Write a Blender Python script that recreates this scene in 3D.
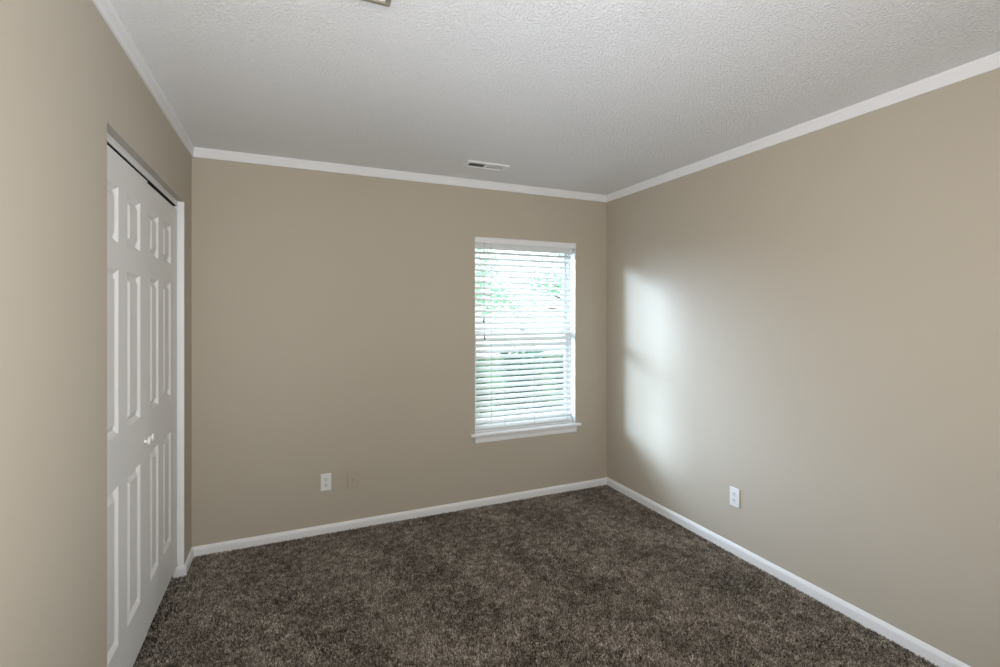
import bpy, bmesh, math, random
import numpy as np
from mathutils import Vector, Matrix

# ------------------------------------------------------------------ reset
for o in list(bpy.data.objects):
    bpy.data.objects.remove(o, do_unlink=True)
scene = bpy.context.scene
COL = scene.collection
random.seed(4)

# room size (metres): x from the closet wall, y = 0 at the window wall, z = 0 at the carpet top
W, H, REAR = 3.0057, 2.44, -3.95
T = 0.14                                   # wall thickness
UNDER = -0.014                             # carpet backing

# ------------------------------------------------------------------ camera
cam_d = bpy.data.cameras.new('camera')
cam_d.sensor_fit = 'HORIZONTAL'
cam_d.sensor_width = 36.0
cam_d.lens = 36.0 * 481.03 / 1000.0
cam_d.shift_y = -22.44 / 1000.0
cam_d.clip_start = 0.02
cam = bpy.data.objects.new('camera', cam_d)
cam.location = (0.5358, -3.378, 1.4603)
cam.rotation_euler = (math.pi / 2, 0, -0.4129)
COL.objects.link(cam)
scene.camera = cam

# ------------------------------------------------------------------ view, sky, sun, large lights
scene.view_settings.view_transform = 'Standard'
scene.view_settings.look = 'None'
scene.view_settings.gamma = 1.0
scene.view_settings.use_curve_mapping = False
scene.view_settings.exposure = 0.0

world = bpy.data.worlds.new('overcast_sky')
world.use_nodes = True
scene.world = world
bg = world.node_tree.nodes['Background']
bg.inputs['Color'].default_value = (0.90, 0.97, 1.0, 1)
bg.inputs['Strength'].default_value = 5.0


def lamp(name, kind, energy, color, loc=(0, 0, 0), direction=(0, 0, -1), **kw):
    d = bpy.data.lights.new(name, kind)
    d.energy = energy
    d.color = color
    for k, v in kw.items():
        setattr(d, k, v)
    o = bpy.data.objects.new(name, d)
    o.location = loc
    o.rotation_euler = Vector(direction).to_track_quat('-Z', 'Y').to_euler()
    COL.objects.link(o)
    return o


# low hazy sun coming in from the left through the window onto the right wall, and the bright haze around it
lamp('hazy_sun', 'SUN', 5.8, (0.60, 0.75, 1.0), direction=(0.74, -0.585, -0.225), angle=math.radians(10))
lamp('sun_haze', 'SUN', 11.0, (0.62, 0.75, 1.0), direction=(0.50, -0.81, -0.29), angle=math.radians(34))
# added unseen fill lamps that stand in for light from behind the camera
lamp('fill_light', 'AREA', 40.0, (1.0, 0.985, 0.945), loc=(0.62, -3.6, 1.35), direction=(0.2, 0.85, 0.27),
     shape='RECTANGLE', size=1.1, size_y=1.1, spread=math.radians(165))
lamp('fill_light', 'AREA', 6.6, (1.0, 0.97, 1.0), loc=(0.5, -3.4, 1.4), direction=(1, 0.6, 0.05),
     shape='RECTANGLE', size=0.8, size_y=1.0, spread=math.radians(100))
lamp('fill_light', 'AREA', 5.6, (0.92, 0.93, 1.0), loc=(1.9, -3.6, 1.4), direction=(-1, 0.75, 0),
     shape='RECTANGLE', size=0.8, size_y=1.0, spread=math.radians(80))
lamp('ceiling_fill', 'AREA', 2.3, (0.62, 0.76, 1.0), loc=(1.3, -2.2, 1.0), direction=(0, 0.15, 1),
     shape='RECTANGLE', size=0.8, size_y=0.8, spread=math.radians(120))  # added unseen up-light that brightens the ceiling
# sampling portal at the window opening (adds no light of its own)
p = lamp('window_portal', 'AREA', 1.0, (1, 1, 1), loc=(2.25, 0.20, 1.27), direction=(0, -1, 0),
         shape='RECTANGLE', size=0.9, size_y=1.5)
p.data.cycles.is_portal = True


# ------------------------------------------------------------------ materials
def mat(name, color, rough=0.6, spec=0.3, bump=None, metal=0.0, vary=None, translucent=0.0):
    """bump = (scale, detail, distance, strength); vary = (scale, amount)"""
    m = bpy.data.materials.new(name)
    m.use_nodes = True
    nt = m.node_tree
    N, L = nt.nodes, nt.links
    b = N['Principled BSDF']
    b.inputs['Base Color'].default_value = (*color, 1)
    b.inputs['Roughness'].default_value = rough
    b.inputs['Specular IOR Level'].default_value = spec
    b.inputs['Metallic'].default_value = metal
    tc = N.new('ShaderNodeTexCoord')
    if vary:
        n = N.new('ShaderNodeTexNoise')
        n.inputs['Scale'].default_value = vary[0]
        n.inputs['Detail'].default_value = 3
        L.new(tc.outputs['Object'], n.inputs['Vector'])
        r = N.new('ShaderNodeMapRange')
        r.inputs['From Min'].default_value = 0.3
        r.inputs['From Max'].default_value = 0.7
        r.inputs['To Min'].default_value = 1 - vary[1]
        r.inputs['To Max'].default_value = 1 + vary[1]
        L.new(n.outputs['Fac'], r.inputs['Value'])
        mx = N.new('ShaderNodeVectorMath')
        mx.operation = 'SCALE'
        mx.inputs[0].default_value = color
        L.new(r.outputs['Result'], mx.inputs['Scale'])
        L.new(mx.outputs['Vector'], b.inputs['Base Color'])
    if bump:
        n = N.new('ShaderNodeTexNoise')
        n.inputs['Scale'].default_value = bump[0]
        n.inputs['Detail'].default_value = bump[1]
        L.new(tc.outputs['Object'], n.inputs['Vector'])
        bp = N.new('ShaderNodeBump')
        bp.inputs['Distance'].default_value = bump[2]
        bp.inputs['Strength'].default_value = bump[3]
        L.new(n.outputs['Fac'], bp.inputs['Height'])
        L.new(bp.outputs['Normal'], b.inputs['Normal'])
    if translucent:
        t = N.new('ShaderNodeBsdfTranslucent')
        t.inputs['Color'].default_value = (*color, 1)
        mix = N.new('ShaderNodeMixShader')
        mix.inputs['Fac'].default_value = translucent
        L.new(b.outputs['BSDF'], mix.inputs[1])
        L.new(t.outputs['BSDF'], mix.inputs[2])
        L.new(mix.outputs['Shader'], N['Material Output'].inputs['Surface'])
    return m


M_wall = mat('beige_wall_paint', (0.475, 0.426, 0.348), 0.55, 0.25, bump=(220, 2, 0.0006, 0.25))
M_plate = mat('beige_plate_paint', (0.455, 0.402, 0.320), 0.35, 0.4)
M_white = mat('white_trim_paint', (0.80, 0.80, 0.81), 0.4, 0.4)
M_door = mat('white_door_paint', (0.73, 0.725, 0.71), 0.45, 0.35, bump=(160, 2, 0.0004, 0.2))
M_knob = mat('white_knob', (0.8, 0.8, 0.79), 0.25, 0.5)
M_plastic = mat('white_plastic', (0.78, 0.78, 0.78), 0.35, 0.45)
M_slot = mat('dark_slot', (0.03, 0.03, 0.03), 0.6)
M_metal = mat('screw_metal', (0.5, 0.5, 0.5), 0.35, 0.5, metal=0.9)
M_dark = mat('shade_black', (0.02, 0.02, 0.02), 0.8)  # near-black that stands in for shade in the vent and door gap
M_slat = mat('white_slat', (0.88, 0.89, 0.89), 0.4, 0.4, translucent=0.32)
M_vinyl = mat('white_vinyl', (0.75, 0.77, 0.78), 0.4, 0.4)
M_cord = mat('grey_cord', (0.6, 0.6, 0.6), 0.8)
M_tassel = mat('grey_tassel', (0.25, 0.25, 0.26), 0.5)
M_back = mat('carpet_backing', (0.06, 0.048, 0.037), 0.95, 0.05, vary=(7, 0.25))
M_frame = mat('taupe_metal_frame', (0.30, 0.27, 0.22), 0.4, 0.4, metal=0.4)
M_closet = mat('closet_paint', (0.45, 0.42, 0.38), 0.7, 0.2)
M_grass = mat('lawn_green', (0.05, 0.10, 0.045), 0.9, 0.1, vary=(3, 0.3))
M_fence = mat('pale_fence', (0.86, 0.85, 0.84), 0.7, 0.2)
M_leaf = mat('pale_leaf', (0.24, 0.55, 0.31), 0.5, 0.3, vary=(6, 0.3), translucent=0.45)
M_hedge = mat('hedge_leaf', (0.045, 0.12, 0.075), 0.5, 0.3, vary=(8, 0.5), translucent=0.25)
M_bark = mat('bark', (0.16, 0.12, 0.09), 0.9, 0.1, vary=(12, 0.3))

# ceiling: sprayed, lightly glossy orange-peel texture
M_ceil = mat('textured_ceiling_paint', (0.85, 0.85, 0.855), 0.42, 0.5)
nt = M_ceil.node_tree
N, L = nt.nodes, nt.links
tc = N.new('ShaderNodeTexCoord')
n1 = N.new('ShaderNodeTexNoise'); n1.inputs['Scale'].default_value = 140; n1.inputs['Detail'].default_value = 3.5
n1.inputs['Distortion'].default_value = 0.0
L.new(tc.outputs['Object'], n1.inputs['Vector'])
rp = N.new('ShaderNodeMapRange'); rp.inputs['From Min'].default_value = 0.42; rp.inputs['From Max'].default_value = 0.68
L.new(n1.outputs['Fac'], rp.inputs['Value'])
bp = N.new('ShaderNodeBump'); bp.inputs['Distance'].default_value = 0.005; bp.inputs['Strength'].default_value = 0.8
L.new(rp.outputs['Result'], bp.inputs['Height'])
L.new(bp.outputs['Normal'], N['Principled BSDF'].inputs['Normal'])

# carpet yarn: brown, every yarn its own tone
M_carpet = mat('brown_carpet_yarn', (0.1, 0.08, 0.06), 0.9, 0.08)
nt = M_carpet.node_tree
N, L = nt.nodes, nt.links
at = N.new('ShaderNodeAttribute'); at.attribute_name = 'tone'
cr = N.new('ShaderNodeValToRGB')
cr.color_ramp.elements[0].position = 0.0; cr.color_ramp.elements[0].color = (0.085, 0.070, 0.056, 1)
cr.color_ramp.elements[1].position = 1.0; cr.color_ramp.elements[1].color = (0.60, 0.54, 0.465, 1)
e = cr.color_ramp.elements.new(0.55); e.color = (0.29, 0.252, 0.210, 1)
L.new(at.outputs['Fac'], cr.inputs['Fac'])
L.new(cr.outputs['Color'], N['Principled BSDF'].inputs['Base Color'])

# clear window glass: transparent with a thin reflection
M_glass = bpy.data.materials.new('window_glass')
M_glass.use_nodes = True
nt = M_glass.node_tree
N, L = nt.nodes, nt.links
N.remove(N['Principled BSDF'])
tr = N.new('ShaderNodeBsdfTransparent'); tr.inputs['Color'].default_value = (0.95, 0.98, 0.97, 1)
gl = N.new('ShaderNodeBsdfGlossy'); gl.inputs['Roughness'].default_value = 0.02
lw = N.new('ShaderNodeLayerWeight')
pw = N.new('ShaderNodeMath'); pw.operation = 'POWER'; pw.inputs[1].default_value = 5.0
L.new(lw.outputs['Facing'], pw.inputs[0])
fr = N.new('ShaderNodeMapRange'); fr.inputs['To Min'].default_value = 0.02; fr.inputs['To Max'].default_value = 0.9
L.new(pw.outputs['Value'], fr.inputs['Value'])
mx = N.new('ShaderNodeMixShader')
L.new(fr.outputs['Result'], mx.inputs['Fac'])
L.new(tr.outputs['BSDF'], mx.inputs[1]); L.new(gl.outputs['BSDF'], mx.inputs[2])
L.new(mx.outputs['Shader'], N['Material Output'].inputs['Surface'])


# ------------------------------------------------------------------ mesh helpers
def link(name, bm, m, parent=None, smooth=False, loc=None):
    me = bpy.data.meshes.new(name)
    bmesh.ops.recalc_face_normals(bm, faces=bm.faces[:])
    bm.to_mesh(me)
    bm.free()
    if smooth:
        for f in me.polygons:
            f.use_smooth = True
    me.materials.append(m)
    o = bpy.data.objects.new(name, me)
    COL.objects.link(o)
    if loc:
        o.location = loc
    if parent:
        o.parent = parent
    return o


def box(bm, x0, x1, y0, y1, z0, z1, bev=0.0, seg=2):
    r = bmesh.ops.create_cube(bm, size=1.0)
    vs = r['verts']
    for v in vs:
        v.co = Vector(((x0 + x1) / 2 + v.co.x * (x1 - x0), (y0 + y1) / 2 + v.co.y * (y1 - y0),
                       (z0 + z1) / 2 + v.co.z * (z1 - z0)))
    if bev:
        es = list({e for v in vs for e in v.link_edges})
        bmesh.ops.bevel(bm, geom=es, offset=bev, segments=seg, affect='EDGES', profile=0.6)
    return bm


def prism(bm, prof, axis, a, b, mitre_a=0.0, mitre_b=0.0):
    """extrude a closed profile [(depth, z)] along x or y from a to b; depth is measured off the wall.
    mitre: how far the ends pull back per unit depth"""
    rings = []
    for t, k in ((a, mitre_a), (b, mitre_b)):
        ring = []
        for d, z in prof:
            ring.append((t + k * d, d, z))
        rings.append(ring)
    vs = []
    for ring in rings:
        row = []
        for t, d, z in ring:
            row.append(bm.verts.new(axis(t, d, z)))
        vs.append(row)
    n = len(prof)
    for i in range(n):
        j = (i + 1) % n
        bm.faces.new((vs[0][i], vs[0][j], vs[1][j], vs[1][i]))
    bm.faces.new(vs[0][::-1])
    bm.faces.new(vs[1])
    return bm


def lathe(bm, prof, seg=28, axis='X'):
    """prof [(along, radius)]"""
    rows = []
    for a, r in prof:
        row = []
        for k in range(seg):
            t = 2 * math.pi * k / seg
            c, s = r * math.cos(t), r * math.sin(t)
            row.append(bm.verts.new((a, c, s) if axis == 'X' else (c, a, s) if axis == 'Y' else (c, s, a)))
        rows.append(row)
    for i in range(len(rows) - 1):
        for k in range(seg):
            j = (k + 1) % seg
            bm.faces.new((rows[i][k], rows[i][j], rows[i + 1][j], rows[i + 1][k]))
    bm.faces.new(rows[0][::-1])
    bm.faces.new(rows[-1])
    return bm


def tube(bm, pts, radii, seg=8):
    rows = []
    for i, (p, r) in enumerate(zip(pts, radii)):
        p = Vector(p)
        d = (Vector(pts[min(i + 1, len(pts) - 1)]) - Vector(pts[max(i - 1, 0)])).normalized()
        u = d.orthogonal().normalized() if abs(d.z) < 0.99 else Vector((1, 0, 0))
        w = d.cross(u)
        rows.append([bm.verts.new(p + r * (math.cos(2 * math.pi * k / seg) * u + math.sin(2 * math.pi * k / seg) * w))
                     for k in range(seg)])
    for i in range(len(rows) - 1):
        for k in range(seg):
            j = (k + 1) % seg
            bm.faces.new((rows[i][k], rows[i][j], rows[i + 1][j], rows[i + 1][k]))
    bm.faces.new(rows[0][::-1])
    bm.faces.new(rows[-1])
    return bm


def empty(name, loc=(0, 0, 0), rz=0.0):
    o = bpy.data.objects.new(name, None)
    o.empty_display_size = 0.1
    o.location = loc
    o.rotation_euler = (0, 0, rz)
    COL.objects.link(o)
    return o


def tag(o, label, cat, kind=None, group=None):
    o['label'] = label
    o['category'] = cat
    if kind:
        o['kind'] = kind
    if group:
        o['group'] = group
    return o


def copy_tree(o, parent=None):
    c = o.copy()
    COL.objects.link(c)
    if parent:
        c.parent = parent
    for ch in list(o.children):
        copy_tree(ch, c)
    return c


# ------------------------------------------------------------------ floor, ceiling, walls
CX = -0.66                                  # back of the closet
OPN0, OPN1, OPZ = -1.457, -0.220, 2.070     # closet opening
WX0, WX1, WZ0, WZ1 = 1.8095, 2.6950, 0.520, 2.0185   # window opening

bm = bmesh.new()
box(bm, CX - .1, W + T, REAR - T, T, -0.12, UNDER)
floor = tag(link('floor', bm, M_back), 'dark brown carpeted floor of the empty room', 'floor', 'structure')

bm = bmesh.new()
box(bm, CX - .1, W + T, REAR - T, T, H, H + 0.12)
tag(link('ceiling', bm, M_ceil), 'white sprayed texture ceiling', 'ceiling', 'structure')


def wall_with_hole(bm, mk, a0, a1, z0, z1, h0, h1, k0, k1):
    mk(bm, a0, h0, z0, z1)
    mk(bm, h1, a1, z0, z1)
    if k0 > z0:
        mk(bm, h0, h1, z0, k0)
    mk(bm, h0, h1, k1, z1)


bm = bmesh.new()
wall_with_hole(bm, lambda b, a, c, z, y: box(b, a, c, 0, T, z, y), CX - .1, W + T, UNDER, H, WX0, WX1, WZ0 - .02, WZ1)
tag(link('wall_back', bm, M_wall), 'beige wall with the window in it', 'wall', 'structure')

bm = bmesh.new()
wall_with_hole(bm, lambda b, a, c, z, y: box(b, -0.11, 0, a, c, z, y), REAR, 0, UNDER, H, OPN0, OPN1, UNDER, OPZ)
tag(link('wall_left', bm, M_wall), 'beige wall around the white closet doors', 'wall', 'structure')

bm = bmesh.new()
box(bm, W, W + T, REAR - T, 0, UNDER, H)
tag(link('wall_right', bm, M_wall), 'plain beige wall with sunlight patch and one outlet', 'wall', 'structure')

bm = bmesh.new()
box(bm, CX - .1, W, REAR - T, REAR, UNDER, H)
tag(link('wall_rear', bm, M_wall), 'beige wall behind the camera', 'wall', 'structure')

bm = bmesh.new()
box(bm, CX - .1, CX, REAR, 0, UNDER, H)
box(bm, CX, -0.11, -1.75, -1.70, UNDER, H)
tag(link('wall_closet', bm, M_closet), 'inner wall of the dark closet behind the white doors', 'wall', 'structure')

# ------------------------------------------------------------------ closet opening: white liner and door track
ct = empty('trim_5', (0, 0, 0))
tag(ct, 'white lining and track of the closet opening', 'trim', 'structure')
bm = bmesh.new(); box(bm, -0.030, 0.0005, OPN1 - .004, OPN1 + .002, UNDER, OPZ, .0008, 1); box(bm, -0.105, -0.030, OPN1 - .004, OPN1 + .002, .06, OPZ)
link('jamb_liner', bm, M_white, ct)
bm = bmesh.new(); box(bm, -0.105, -0.004, OPN0 - .002, OPN0 + .004, UNDER, OPZ, .0008, 1)
link('jamb_liner', bm, M_white, ct)
bm = bmesh.new(); box(bm, -0.105, -0.0005, OPN0 + .004, OPN1 - .004, OPZ - .003, OPZ + .002)
link('head_liner', bm, M_closet, ct)
bm = bmesh.new()                                                     # fascia in front of the track and its lip
box(bm, -0.040, -0.030, OPN0 + .004, OPN1 - .004, 2.047, OPZ - .003)
link('track_fascia', bm, M_door, ct)
bm = bmesh.new(); box(bm, -0.0335, -0.0275, OPN0 + .004, OPN1 - .004, 2.0375, 2.0468, .001, 1)
link('door_track', bm, M_white, ct)
bm = bmesh.new(); box(bm, -0.1045, -0.070, OPN0 + .004, OPN1 - .004, 1.99, OPZ - .004)  # added dark board behind the door tops, its colour supplies the gap's shade
link('gap_shade', bm, M_dark, ct)
bm = bmesh.new(); box(bm, -0.0695, -0.0405, OPN0 + .004, OPN1 - .004, 2.0385, OPZ - .004)  # second added dark piece, blackens the shaded gap over the doors
link('gap_shade', bm, M_dark, ct)


# ------------------------------------------------------------------ closet doors (six raised panels each)
def panel_door(name, label, y0, y1, z0, z1, x, cols, knob_y):
    """moulded door whose face is the plane x; cols = [(y0, y1), (y0, y1)] of its two panel columns"""
    root = empty(name, (x, (y0 + y1) / 2, z0))
    tag(root, label, 'door', 'structure')
    cy, th = (y0 + y1) / 2, 0.035
    rows = [(0.255, 0.830), (1.018, 1.608), (1.705, 1.908)]
    ys = sorted({y0, y1, *[v for c in cols for v in c]})
    zs = sorted({z0, z1, *[v for r in rows for v in r]})
    bm = bmesh.new()
    P = lambda d, y, z: bm.verts.new((d, y - cy, z - z0))
    grid = {(y, z): P(0, y, z) for y in ys for z in zs}
    holes = []
    for i in range(len(ys) - 1):
        for j in range(len(zs) - 1):
            q = [grid[(ys[i], zs[j])], grid[(ys[i + 1], zs[j])], grid[(ys[i + 1], zs[j + 1])], grid[(ys[i], zs[j + 1])]]
            if (ys[i], ys[i + 1]) in cols and (zs[j], zs[j + 1]) in rows:
                holes.append((ys[i], ys[i + 1], zs[j], zs[j + 1], q))
            else:
                bm.faces.new(q)
    for a, b, c, d, q in holes:                                      # sunk moulding round every panel
        prev = q
        for off, dep in ((0.003, -0.002), (0.015, -0.0125), (0.020, -0.013)):
            ring = [P(dep, a + off, c + off), P(dep, b - off, c + off), P(dep, b - off, d - off), P(dep, a + off, d - off)]
            for k in range(4):
                bm.faces.new((prev[k], prev[(k + 1) % 4], ring[(k + 1) % 4], ring[k]))
            prev = ring
        bm.faces.new(prev)
    # edges and back
    per = [grid[(y, zs[0])] for y in ys] + [grid[(ys[-1], z)] for z in zs[1:]] + \
          [grid[(y, zs[-1])] for y in ys[-2::-1]] + [grid[(ys[0], z)] for z in zs[-2:0:-1]]
    bk = [bm.verts.new((-th, v.co.y, v.co.z)) for v in per]
    n = len(per)
    for k in range(n):
        bm.faces.new((per[k], per[(k + 1) % n], bk[(k + 1) % n], bk[k]))
    bm.faces.new(bk)
    link('door_slab', bm, M_door, root)
    for a, b, c, d, q in holes:                                      # raised field with bevelled shoulders
        bm = bmesh.new()
        o = 0.020
        lo = [bm.verts.new((-0.0131, y - cy, z - z0)) for y, z in ((a + o, c + o), (b - o, c + o), (b - o, d - o), (a + o, d - o))]
        o = 0.040
        hi = [bm.verts.new((-0.0015, y - cy, z - z0)) for y, z in ((a + o, c + o), (b - o, c + o), (b - o, d - o), (a + o, d - o))]
        bm.faces.new(lo[::-1]); bm.faces.new(hi)
        for k in range(4):
            bm.faces.new((lo[k], lo[(k + 1) % 4], hi[(k + 1) % 4], hi[k]))
        link('raised_panel', bm, M_door, root)
    bm = bmesh.new()
    lathe(bm, [(0, .0085), (.002, .0085), (.004, .0068), (.009, .0065), (.011, .011), (.013, .0155), (.0165, .0168),
               (.020, .0155), (.0225, .010), (.023, .004)], 28, 'X')
    k = link('door_knob', bm, M_knob, root, smooth=True, loc=(0, knob_y - cy, 0.905 - z0))
    k['label'] = 'small round white knob'
    return root


SEAM = -0.845
panel_door('door_1', 'nearer of the two white six panel closet doors', OPN0 + .008, SEAM - .002, 0.060, 2.0245, -0.0290,
           [(-1.412, -1.235), (-1.133, -0.957)], SEAM - .048)
panel_door('door_2', 'white six panel closet door next to the room corner', SEAM + .002, OPN1 - .008, 0.057, 2.0190, -0.0320,
           [(-0.792, -0.642), (-0.547, -0.383)], SEAM + .022)

# ------------------------------------------------------------------ baseboards and crown trim
BB = [(0, UNDER), (.013, UNDER), (.013, .030), (.0115, .034), (.0115, .036), (.009, .040), (.006, .045), (.004, .048), (0, .048)]
BBn = [(d, z if z < 0 else z * 1.12) for d, z in BB]
CR = [(0, H - .058), (.009, H - .058), (.011, H - .055), (.013, H - .012), (.016, H - .006), (.016, H), (0, H)]
ax_back = lambda t, d, z: (t, -d, z)
ax_left = lambda t, d, z: (d, t, z)
ax_right = lambda t, d, z: (W - d, t, z)
ax_rear = lambda t, d, z: (t, REAR + d, z)


def strip(name, prof, axis, a, b, ma, mb, label, cat):
    bm = bmesh.new()
    prism(bm, prof, axis, a, b, ma, mb)
    return tag(link(name, bm, M_white), label, cat, 'structure')


strip('baseboard_back', BB, ax_back, 0, W, 1, -1, 'white baseboard under the window wall', 'baseboard')
strip('baseboard_right', BBn, ax_right, REAR, 0, 1, -1, 'white baseboard along the plain right wall', 'baseboard')
bl = strip('baseboard_left', BB, ax_left, OPN1 - .0125, 0, 0, -1, 'short white baseboard beside the closet opening', 'baseboard')
bm = bmesh.new()                                                     # its return into the opening
prism(bm, BB, lambda t, d, z: (t, OPN1 - .004 - d * .7, z), -0.050, 0.0125)
link('baseboard_return', bm, M_white, bl)
strip('baseboard_closet', BB, ax_left, REAR, OPN0, 1, 0, 'white baseboard on the left wall before the closet', 'baseboard')
strip('baseboard_rear', BB, ax_rear, 0, W, 1, -1, 'white baseboard on the wall behind the camera', 'baseboard')
strip('trim_1', CR, ax_back, 0, W, 1, -1, 'white crown strip above the window wall', 'trim')
strip('trim_2', CR, ax_right, REAR, 0, 1, -1, 'white crown strip above the right wall', 'trim')
strip('trim_3', CR, ax_left, REAR, 0, 1, -1, 'white crown strip above the closet wall', 'trim')
strip('trim_4', CR, ax_rear, 0, W, 1, -1, 'white crown strip behind the camera', 'trim')

# ------------------------------------------------------------------ window
win = empty('window_1', (2.252, 0, WZ0))
tag(win, 'white single hung window behind slatted blinds', 'window', 'structure')


def wpart(name, boxes, m, parent=None, bev=.0015):
    bm = bmesh.new()
    for b in boxes:
        box(bm, *b, bev, 1)
    o = link(name, bm, m, parent or win)
    if not parent:
        o.matrix_parent_inverse = Matrix.Translation(-Vector(win.location))
    return o


# lining of the opening
wpart('window_reveal', [(WX1 - .004, WX1 + .001, 0.001, .10, WZ0 + .018, WZ1 - .004), (WX0 - .001, WX0 + .004, 0.001, .10, WZ0 + .018, WZ1 - .004),
                        (WX0 + .004, WX1 - .004, 0.001, .10, WZ1 - .004, WZ1 + .001)], M_white, bev=.0005)
F0, F1 = .088, .138
fx0, fx1, fz0, fz1 = WX0 + .004, WX1 - .004, WZ0 + .022, WZ1 - .004
wpart('window_frame', [(fx0, fx0 + .018, F0, F1, fz0, fz1), (fx1 - .018, fx1, F0, F1, fz0, fz1),
                       (fx0 + .018, fx1 - .018, F0, F1, fz1 - .035, fz1), (fx0 + .018, fx1 - .018, F0, F1, fz0, fz0 + .035)], M_vinyl)
MZ = 1.285


def sash(name, y0, y1, z0, z1, bot, top):
    a, b = fx0 + .019, fx1 - .019
    s = wpart(name, [(a, a + .024, y0, y1, z0, z1), (b - .024, b, y0, y1, z0, z1),
                     (a + .024, b - .024, y0, y1, z0, z0 + bot), (a + .024, b - .024, y0, y1, z1 - top, z1)], M_vinyl)
    bm = bmesh.new()
    yc = (y0 + y1) / 2
    box(bm, a + .020, b - .020, yc - .002, yc + .002, z0 + bot - .004, z1 - top + .004)
    g = link('glass_pane', bm, M_glass, s)
    return s


sash('upper_sash', .115, .135, MZ - .02, fz1 - .036, .04, .034)
sash('lower_sash', .091, .112, fz0 + .036, MZ + .022, .045, .042)
bm = bmesh.new()
box(bm, 2.225, 2.275, .084, .106, MZ + .022, MZ + .034, .003, 2)
o = link('sash_lock', bm, M_vinyl, win); o.matrix_parent_inverse = Matrix.Translation(-Vector(win.location))
# stool with rounded nose, and apron under it
bm = bmesh.new()
SP = [(-.10, .518), (.026, .518), (.032, .521), (.035, .527), (.035, .533), (.031, .539), (.025, .541), (-.10, .541)]
prism(bm, SP, ax_back, WX0 - .038, WX1 + .036)
for v in bm.verts:                                                   # horns only in front of the wall
    if v.co.y > 0.0005:
        v.co.x = min(max(v.co.x, WX0 + .0), WX1 - .0)
st = link('window_stool', bm, M_white, win); st.matrix_parent_inverse = Matrix.Translation(-Vector(win.location))
bm = bmesh.new()
AP = [(0, .468), (.009, .468), (.012, .472), (.013, .480), (.013, .500), (.016, .508), (.016, .518), (0, .518)]
prism(bm, AP, ax_back, WX0 + .0, WX1 + .002)
ap = link('window_apron', bm, M_white, win); ap.matrix_parent_inverse = Matrix.Translation(-Vector(win.location))

# ------------------------------------------------------------------ window blind
bx0, bx1, BY = WX0 + .008, WX1 - .017, .044
blind = empty('window_blind', ((bx0 + bx1) / 2, BY, .545))
tag(blind, 'white horizontal slat blind lowered and half open inside the window opening', 'blind')
PI_ = Matrix.Translation(-Vector(blind.location))


def bpart(name, bm, m, smooth=False, parent=None):
    o = link(name, bm, m, parent or blind, smooth)
    if not parent:
        o.matrix_parent_inverse = PI_
    return o


bm = bmesh.new()
prism(bm, [(-.008, 1.976), (.0035, 1.974), (.006, 1.979), (.004, 1.985), (.004, 2.008), (.007, 2.013), (.005, 2.0175), (-.008, 2.0175)],
      ax_back, WX0 + .001, WX1 - .001)
bpart('valance', bm, M_white)
bm = bmesh.new(); box(bm, bx0, bx1, .028, .074, 1.938, 1.990, .002, 1)
bpart('headrail', bm, M_vinyl)
bm = bmesh.new()
TILT, PITCH, ZT, NS = math.radians(30), .0444, 1.906, 31
for i in range(NS):
    zc = ZT - PITCH * i
    rows = []
    for side in (1, -1):
        for k in range(5):
            u = -1 + k / 2.0
            cr_ = .0025 * (1 - u * u) + side * .0012
            y, z = u * .0245, cr_
            yy = y * math.cos(TILT) - z * math.sin(TILT)
            zz = y * math.sin(TILT) + z * math.cos(TILT)
            rows.append((BY + yy, zc + zz))
    prof = rows[:5] + rows[5:][::-1]
    n = len(prof)
    A = [bm.verts.new((bx0, y, z)) for y, z in prof]
    B = [bm.verts.new((bx1, y, z)) for y, z in prof]
    for k in range(n):
        bm.faces.new((A[k], A[(k + 1) % n], B[(k + 1) % n], B[k]))
    bm.faces.new(A[::-1]); bm.faces.new(B)
bpart('slats', bm, M_slat)
bm = bmesh.new(); box(bm, bx0, bx1, BY - .025, BY + .025, .5425, .556, .003, 2)
bpart('bottom_rail', bm, M_vinyl)
for lx in (2.066, 2.323, 2.625):                                     # ladder cords at the slat edges
    bm = bmesh.new()
    for yy in (BY - .0262, BY + .0262):
        box(bm, lx - .0011, lx + .0011, yy - .0008, yy + .0008, .565, 1.955)
    bpart('ladder_cord', bm, M_cord)
for lx, zb, lab in ((1.885, 1.405, 0), (1.892, 1.275, 1)):           # two lift cords with dark tassels
    bm = bmesh.new()
    tube(bm, [(lx, .008, 1.975), (lx, .008, zb)], [.0012, .0012], 6)
    c = bpart('lift_cord', bm, M_cord)
    bm = bmesh.new()
    lathe(bm, [(-.034, .005), (-.032, .007), (-.010, .006), (0, .003)], 14, 'Z')
    t_ = link('tassel', bm, M_tassel, c, True, loc=(lx, .008, zb))
    t_['label'] = 'small dark tassel'
bm = bmesh.new()
tube(bm, [(1.945, .006, 1.972), (1.945, .005, .60)], [.0016, .0016], 6)
bpart('tilt_cord', bm, M_cord)


# ------------------------------------------------------------------ outlets and cable plate
def plate_bm(w, h, d):
    bm = bmesh.new()
    box(bm, -w / 2, w / 2, -d, 0, -h / 2, h / 2, .0025, 2)
    return bm


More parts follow.
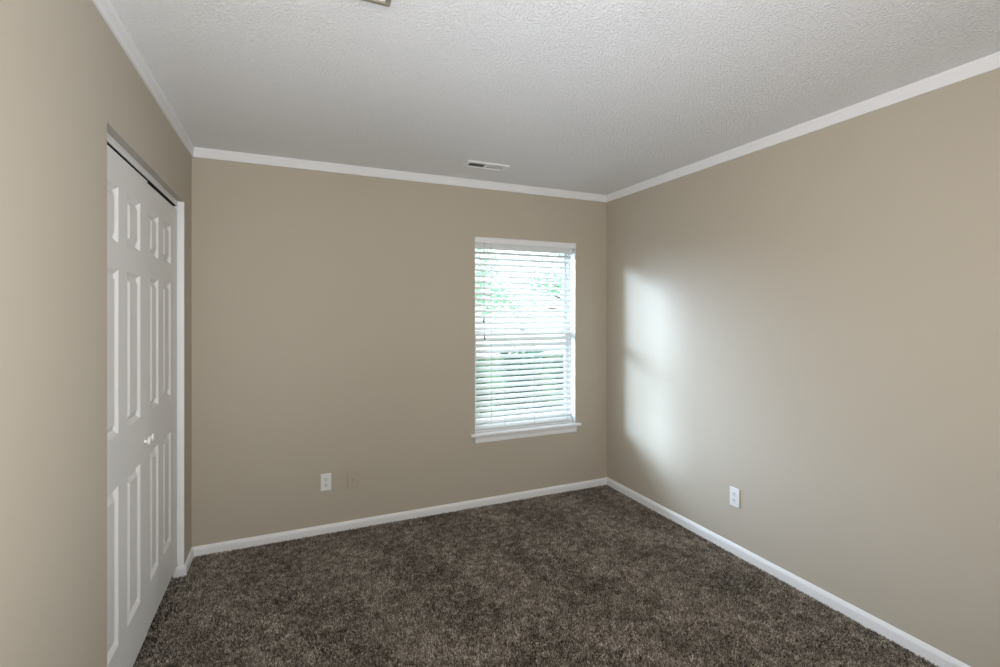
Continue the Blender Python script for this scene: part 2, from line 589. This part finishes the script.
def outlet(loc, rz, label):
    r = empty('wall_outlet', loc, rz)
    tag(r, label, 'outlet')
    link('cover_plate', plate_bm(.067, .112, .006), M_plastic, r)
    for s in (1, -1):
        bm = bmesh.new()
        lathe(bm, [(-.0085, .0150), (-.0085, .0162), (-.0078, .0168), (-.004, .0168)], 28, 'Y')
        for v in bm.verts:                                           # flat top and bottom
            v.co.z = max(-.0135, min(.0135, v.co.z)) + s * .0195
        f = link('receptacle', bm, M_plastic, r)
        bm = bmesh.new()
        for sx in (-.0063, .0063):
            box(bm, sx - .0017, sx + .0017, -.0090, -.0070, s * .0195 + .0005, s * .0195 + .0085)
        lathe_b = bmesh.new()
        lathe(lathe_b, [(-.0090, .0033), (-.0070, .0033)], 12, 'Y')
        off = Vector((0, 0, s * .0195 - .0065))
        mp = {v: bm.verts.new(v.co + off) for v in lathe_b.verts}
        for fc in lathe_b.faces:
            bm.faces.new([mp[v] for v in fc.verts])
        lathe_b.free()
        link('slots', bm, M_slot, f)
    bm = bmesh.new()
    lathe(bm, [(-.0072, .0020), (-.0070, .0028), (-.005, .0028)], 14, 'Y')
    link('screw', bm, M_metal, r)
    return r


outlet((.758, 0, .330), 0, 'white double outlet low on the window wall left of the cable plate')
outlet((W, -1.283, .336), -math.pi / 2, 'white double outlet low on the plain right wall')
r = empty('cable_plate', (.929, 0, .323))
tag(r, 'beige painted cable plate on the window wall beside the white outlet', 'wall plate')
link('cover_plate', plate_bm(.074, .117, .012), M_plate, r)
bm = bmesh.new()
lathe(bm, [(-.0155, .0030), (-.0155, .0042), (-.0135, .0045), (-.011, .0055)], 16, 'Y')
j = link('jack', bm, M_tassel, r); j['label'] = 'small dark round jack'

# ------------------------------------------------------------------ ceiling vent and ceiling fixture
vent = empty('ceiling_vent', (1.745, -.372, H))
tag(vent, 'white two bank air vent in the ceiling near the window wall', 'vent')
bm = bmesh.new()
hx, hy = .150, .068
ix, iy = .122, .040
zz = -.009
for b in ((-hx, hx, iy, hy), (-hx, hx, -hy, -iy), (-hx, -ix, -iy, iy), (ix, hx, -iy, iy), (-.007, .007, -iy, iy)):
    box(bm, b[0], b[1], b[2], b[3], zz, 0, .0012, 1)
link('vent_frame', bm, M_white, vent)
bm = bmesh.new(); box(bm, -ix, ix, -iy, iy, -.0012, -.0002)  # flat dark sheet in place of the shaded depth behind the louvers
link('vent_shade', bm, M_dark, vent)
for side in (-1, 1):
    for k in range(8):
        x = side * (.014 + k * .0143)
        ang = math.radians(-38 if side < 0 else 6)
        bm = bmesh.new()
        box(bm, -.0045, .0045, -iy, iy, -.0005, .0005)
        o = link('louver', bm, M_white, vent, loc=(x, 0, -.0045))
        o.rotation_euler = (0, ang, 0)

fx = empty('ceiling_fixture', (.645, -2.027, H))
tag(fx, 'white square ceiling fixture with thin taupe frame cut by the top edge of the photo', 'ceiling fixture')
s, w_ = .180, .016
bm = bmesh.new()
for b in ((-s, s, s - w_, s), (-s, s, -s, -s + w_), (-s, -s + w_, -s + w_, s - w_), (s - w_, s, -s + w_, s - w_)):
    box(bm, *b, -.022, 0, .002, 1)
link('fixture_frame', bm, M_frame, fx)
bm = bmesh.new(); box(bm, -s + w_, s - w_, -s + w_, s - w_, -.017, -.002)
link('fixture_panel', bm, M_plastic, fx)


# ------------------------------------------------------------------ carpet pile (part of the floor)
def smooth_noise(rng, x, y, cell, x0, y0, nx, ny):
    g = rng.random((nx + 2, ny + 2))
    u, v = (x - x0) / cell, (y - y0) / cell
    i, j = np.clip(u.astype(int), 0, nx), np.clip(v.astype(int), 0, ny)
    fu, fv = u - i, v - j
    fu, fv = fu * fu * (3 - 2 * fu), fv * fv * (3 - 2 * fv)
    return (g[i, j] * (1 - fu) * (1 - fv) + g[i + 1, j] * fu * (1 - fv) + g[i, j + 1] * (1 - fu) * fv + g[i + 1, j + 1] * fu * fv)


def carpet():
    rng = np.random.default_rng(7)
    px, py = [], []
    for (x0, x1, y0, y1, dens) in ((0.0, W, -2.9, 0.0, 60000), (-.35, 0.0, OPN0, OPN1, 30000), (0.0, W, REAR, -2.9, 9000)):
        n = int((x1 - x0) * (y1 - y0) * dens)
        px.append(rng.uniform(x0, x1, n)); py.append(rng.uniform(y0, y1, n))
    x, y = np.concatenate(px), np.concatenate(py)
    k = (x > -.3) & (x < W - .014) & (y < -.014)
    x, y = x[k], y[k]
    n = len(x)
    nz = lambda c: smooth_noise(rng, x, y, c, -.4, REAR - .05, int(3.5 / c) + 1, int(4.1 / c) + 1)
    # pile direction: broad vacuum strokes, broken up by smaller tufts of disorder
    stroke = np.sin((x * .93 + y * .36 + .25 * nz(.7)) * 2 * np.pi / .56)
    b1, b2, b3 = nz(.28), nz(.11), nz(.03)
    lean = .42 * np.tanh(stroke * 2.0) + .6 * (b1 - .5) + 1.1 * (b2 - .5)
    th = rng.uniform(0, 2 * np.pi, n)                        # blade facing
    h = rng.uniform(.006, .0115, n)
    w = rng.uniform(.0018, .0032, n)
    lx = lean * .0012 + rng.normal(0, .0035, n)
    ly = lean * .0045 + rng.normal(0, .0035, n)
    c, s_ = np.cos(th) * w, np.sin(th) * w
    z0 = np.full(n, UNDER)
    V = np.empty((n, 4, 3), np.float32)
    V[:, 0] = np.stack((x - c, y - s_, z0), 1)
    V[:, 1] = np.stack((x + c, y + s_, z0), 1)
    V[:, 2] = np.stack((x + lx + c * .8, y + ly + s_ * .8, z0 + h), 1)
    V[:, 3] = np.stack((x + lx - c * .8, y + ly - s_ * .8, z0 + h * .93), 1)
    V[:, :, 1] = np.minimum(V[:, :, 1], -.0135)
    V[:, :, 0] = np.minimum(V[:, :, 0], W - .0135)
    me = bpy.data.meshes.new('carpet_pile')
    me.vertices.add(n * 4)
    me.vertices.foreach_set('co', V.reshape(-1))
    me.loops.add(n * 4)
    me.loops.foreach_set('vertex_index', np.arange(n * 4, dtype=np.int32))
    me.polygons.add(n)
    me.polygons.foreach_set('loop_start', np.arange(0, n * 4, 4, dtype=np.int32))
    me.polygons.foreach_set('loop_total', np.full(n, 4, np.int32))
    me.update()
    tone = np.clip(.42 + .42 * (rng.random(n) - .5) * 2 + .40 * (b3 - .5), 0, 1).astype(np.float32)
    a = me.attributes.new('tone', 'FLOAT', 'FACE')
    a.data.foreach_set('value', tone)
    me.materials.append(M_carpet)
    o = bpy.data.objects.new('carpet_pile', me)
    o['kind'] = 'stuff'
    o['label'] = 'dark brown cut pile carpet'
    COL.objects.link(o)
    o.parent = floor


carpet()

# ------------------------------------------------------------------ outside the window
GZ = -0.45
bm = bmesh.new()
box(bm, -20, 45, 0.25, 60, GZ - .2, GZ)
tag(link('lawn', bm, M_grass), 'green lawn outside the window', 'lawn', 'structure')


def leaf_cloud(bm, rng, blobs, count, size):
    for _ in range(count):
        c, r = blobs[rng.randrange(len(blobs))]
        while True:
            d = Vector((rng.uniform(-1, 1), rng.uniform(-1, 1), rng.uniform(-1, 1)))
            if .05 < d.length < 1:
                break
        p = Vector(c) + Vector((d.x * r[0], d.y * r[1], d.z * r[2]))
        s = size * rng.uniform(.6, 1.3)
        q = Matrix.Rotation(rng.uniform(0, 6.28), 3, 'Z') @ Matrix.Rotation(rng.uniform(-1.2, 1.2), 3, 'X')
        vs = [bm.verts.new(p + q @ Vector(v)) for v in ((-s, 0, 0), (-s * .2, -s * .5, s * .08), (s, 0, -s * .1), (-s * .2, s * .5, s * .08))]
        bm.faces.new((vs[0], vs[1], vs[2])); bm.faces.new((vs[0], vs[2], vs[3]))


def tree(x, y, h, label, seed, count):
    rng = random.Random(seed)
    r = empty('garden_tree', (x, y, GZ))
    tag(r, label, 'tree', None, None)
    bm = bmesh.new()
    pts = [(0, 0, 0), (.05, .02, h * .25), (-.04, .05, h * .55), (.03, 0, h * .85)]
    tube(bm, pts, [.13, .10, .075, .03], 10)
    blobs = []
    for k in range(11):
        a = k * 2.4 + rng.uniform(-.3, .3)
        zz_ = h * rng.uniform(.38, .62)
        L_ = rng.uniform(.7, 1.5)
        e_ = Vector((math.cos(a) * L_, math.sin(a) * L_, zz_ + rng.uniform(-.1, .6)))
        tube(bm, [(0, 0, zz_), tuple(Vector((0, 0, zz_)) * .5 + e_ * .5 + Vector((0, 0, .12))), tuple(e_)], [.04, .025, .008], 6)
        blobs.append((e_, (.55, .55, .38)))
    for k in range(5):
        blobs.append((Vector((rng.uniform(-.7, .7), rng.uniform(-.7, .7), h * rng.uniform(.7, .95))), (.7, .7, .5)))
    link('trunk', bm, M_bark, r)
    bm = bmesh.new()
    leaf_cloud(bm, rng, blobs, count, .06)
    link('foliage', bm, M_leaf, r)


tree(3.75, 7.2, 4.4, 'pale green tree outside, seen through the left half of the window', 3, 4200)
tree(7.5, 7.4, 4.2, 'pale green tree outside, seen through the right half of the window', 8, 4200)


def shrub(x, y, h, label, seed):
    rng = random.Random(seed)
    r = empty('garden_shrub', (x, y, GZ))
    tag(r, label, 'shrub', None, 'shrubs outside the window')
    bm = bmesh.new()
    blobs = []
    for k in range(9):
        a = k * 2.4
        e_ = Vector((math.cos(a) * rng.uniform(.08, .30), math.sin(a) * rng.uniform(.08, .30), h * rng.uniform(.25, .8)))
        tube(bm, [(0, 0, 0), tuple(e_ * .5 + Vector((0, 0, .06))), tuple(e_)], [.02, .014, .006], 6)
        blobs.append((e_, (.27, .27, .24)))
    link('stems', bm, M_bark, r)
    bm = bmesh.new()
    leaf_cloud(bm, rng, blobs, 1500, .05)
    link('foliage', bm, M_hedge, r)


SH = 'leafy green shrub in the row seen through the lower half of the window'
for k, (x, y) in enumerate(((1.75, 3.4), (2.85, 3.35), (3.95, 3.45), (5.05, 3.4), (6.15, 3.5),
                            (2.3, 4.75), (3.4, 4.8), (4.5, 4.75), (5.6, 4.8), (6.7, 4.75))):
    shrub(x, y, 1.30 + .08 * ((k * 7) % 3 - 1), SH, 20 + k)

fence = empty('garden_fence', (8, 15, GZ))
tag(fence, 'pale garden fence beyond the lawn outside the window', 'fence')
bm = bmesh.new()
for k in range(90):
    box(bm, -7 + k * .15 + .004, -7 + (k + 1) * .15 - .004, -.012, .012, .05, 1.85)
link('fence_boards', bm, M_fence, fence)
for k in range(7):
    bm = bmesh.new()
    box(bm, -.05, .05, -.05, .05, 0, 1.95, .008, 1)
    link('fence_post', bm, M_fence, fence, loc=(-7 + k * 2.25, .07, 0))
for z in (.35, 1.55):
    bm = bmesh.new()
    box(bm, -7, 6.5, .014, .05, z, z + .09)
    link('fence_rail', bm, M_fence, fence)
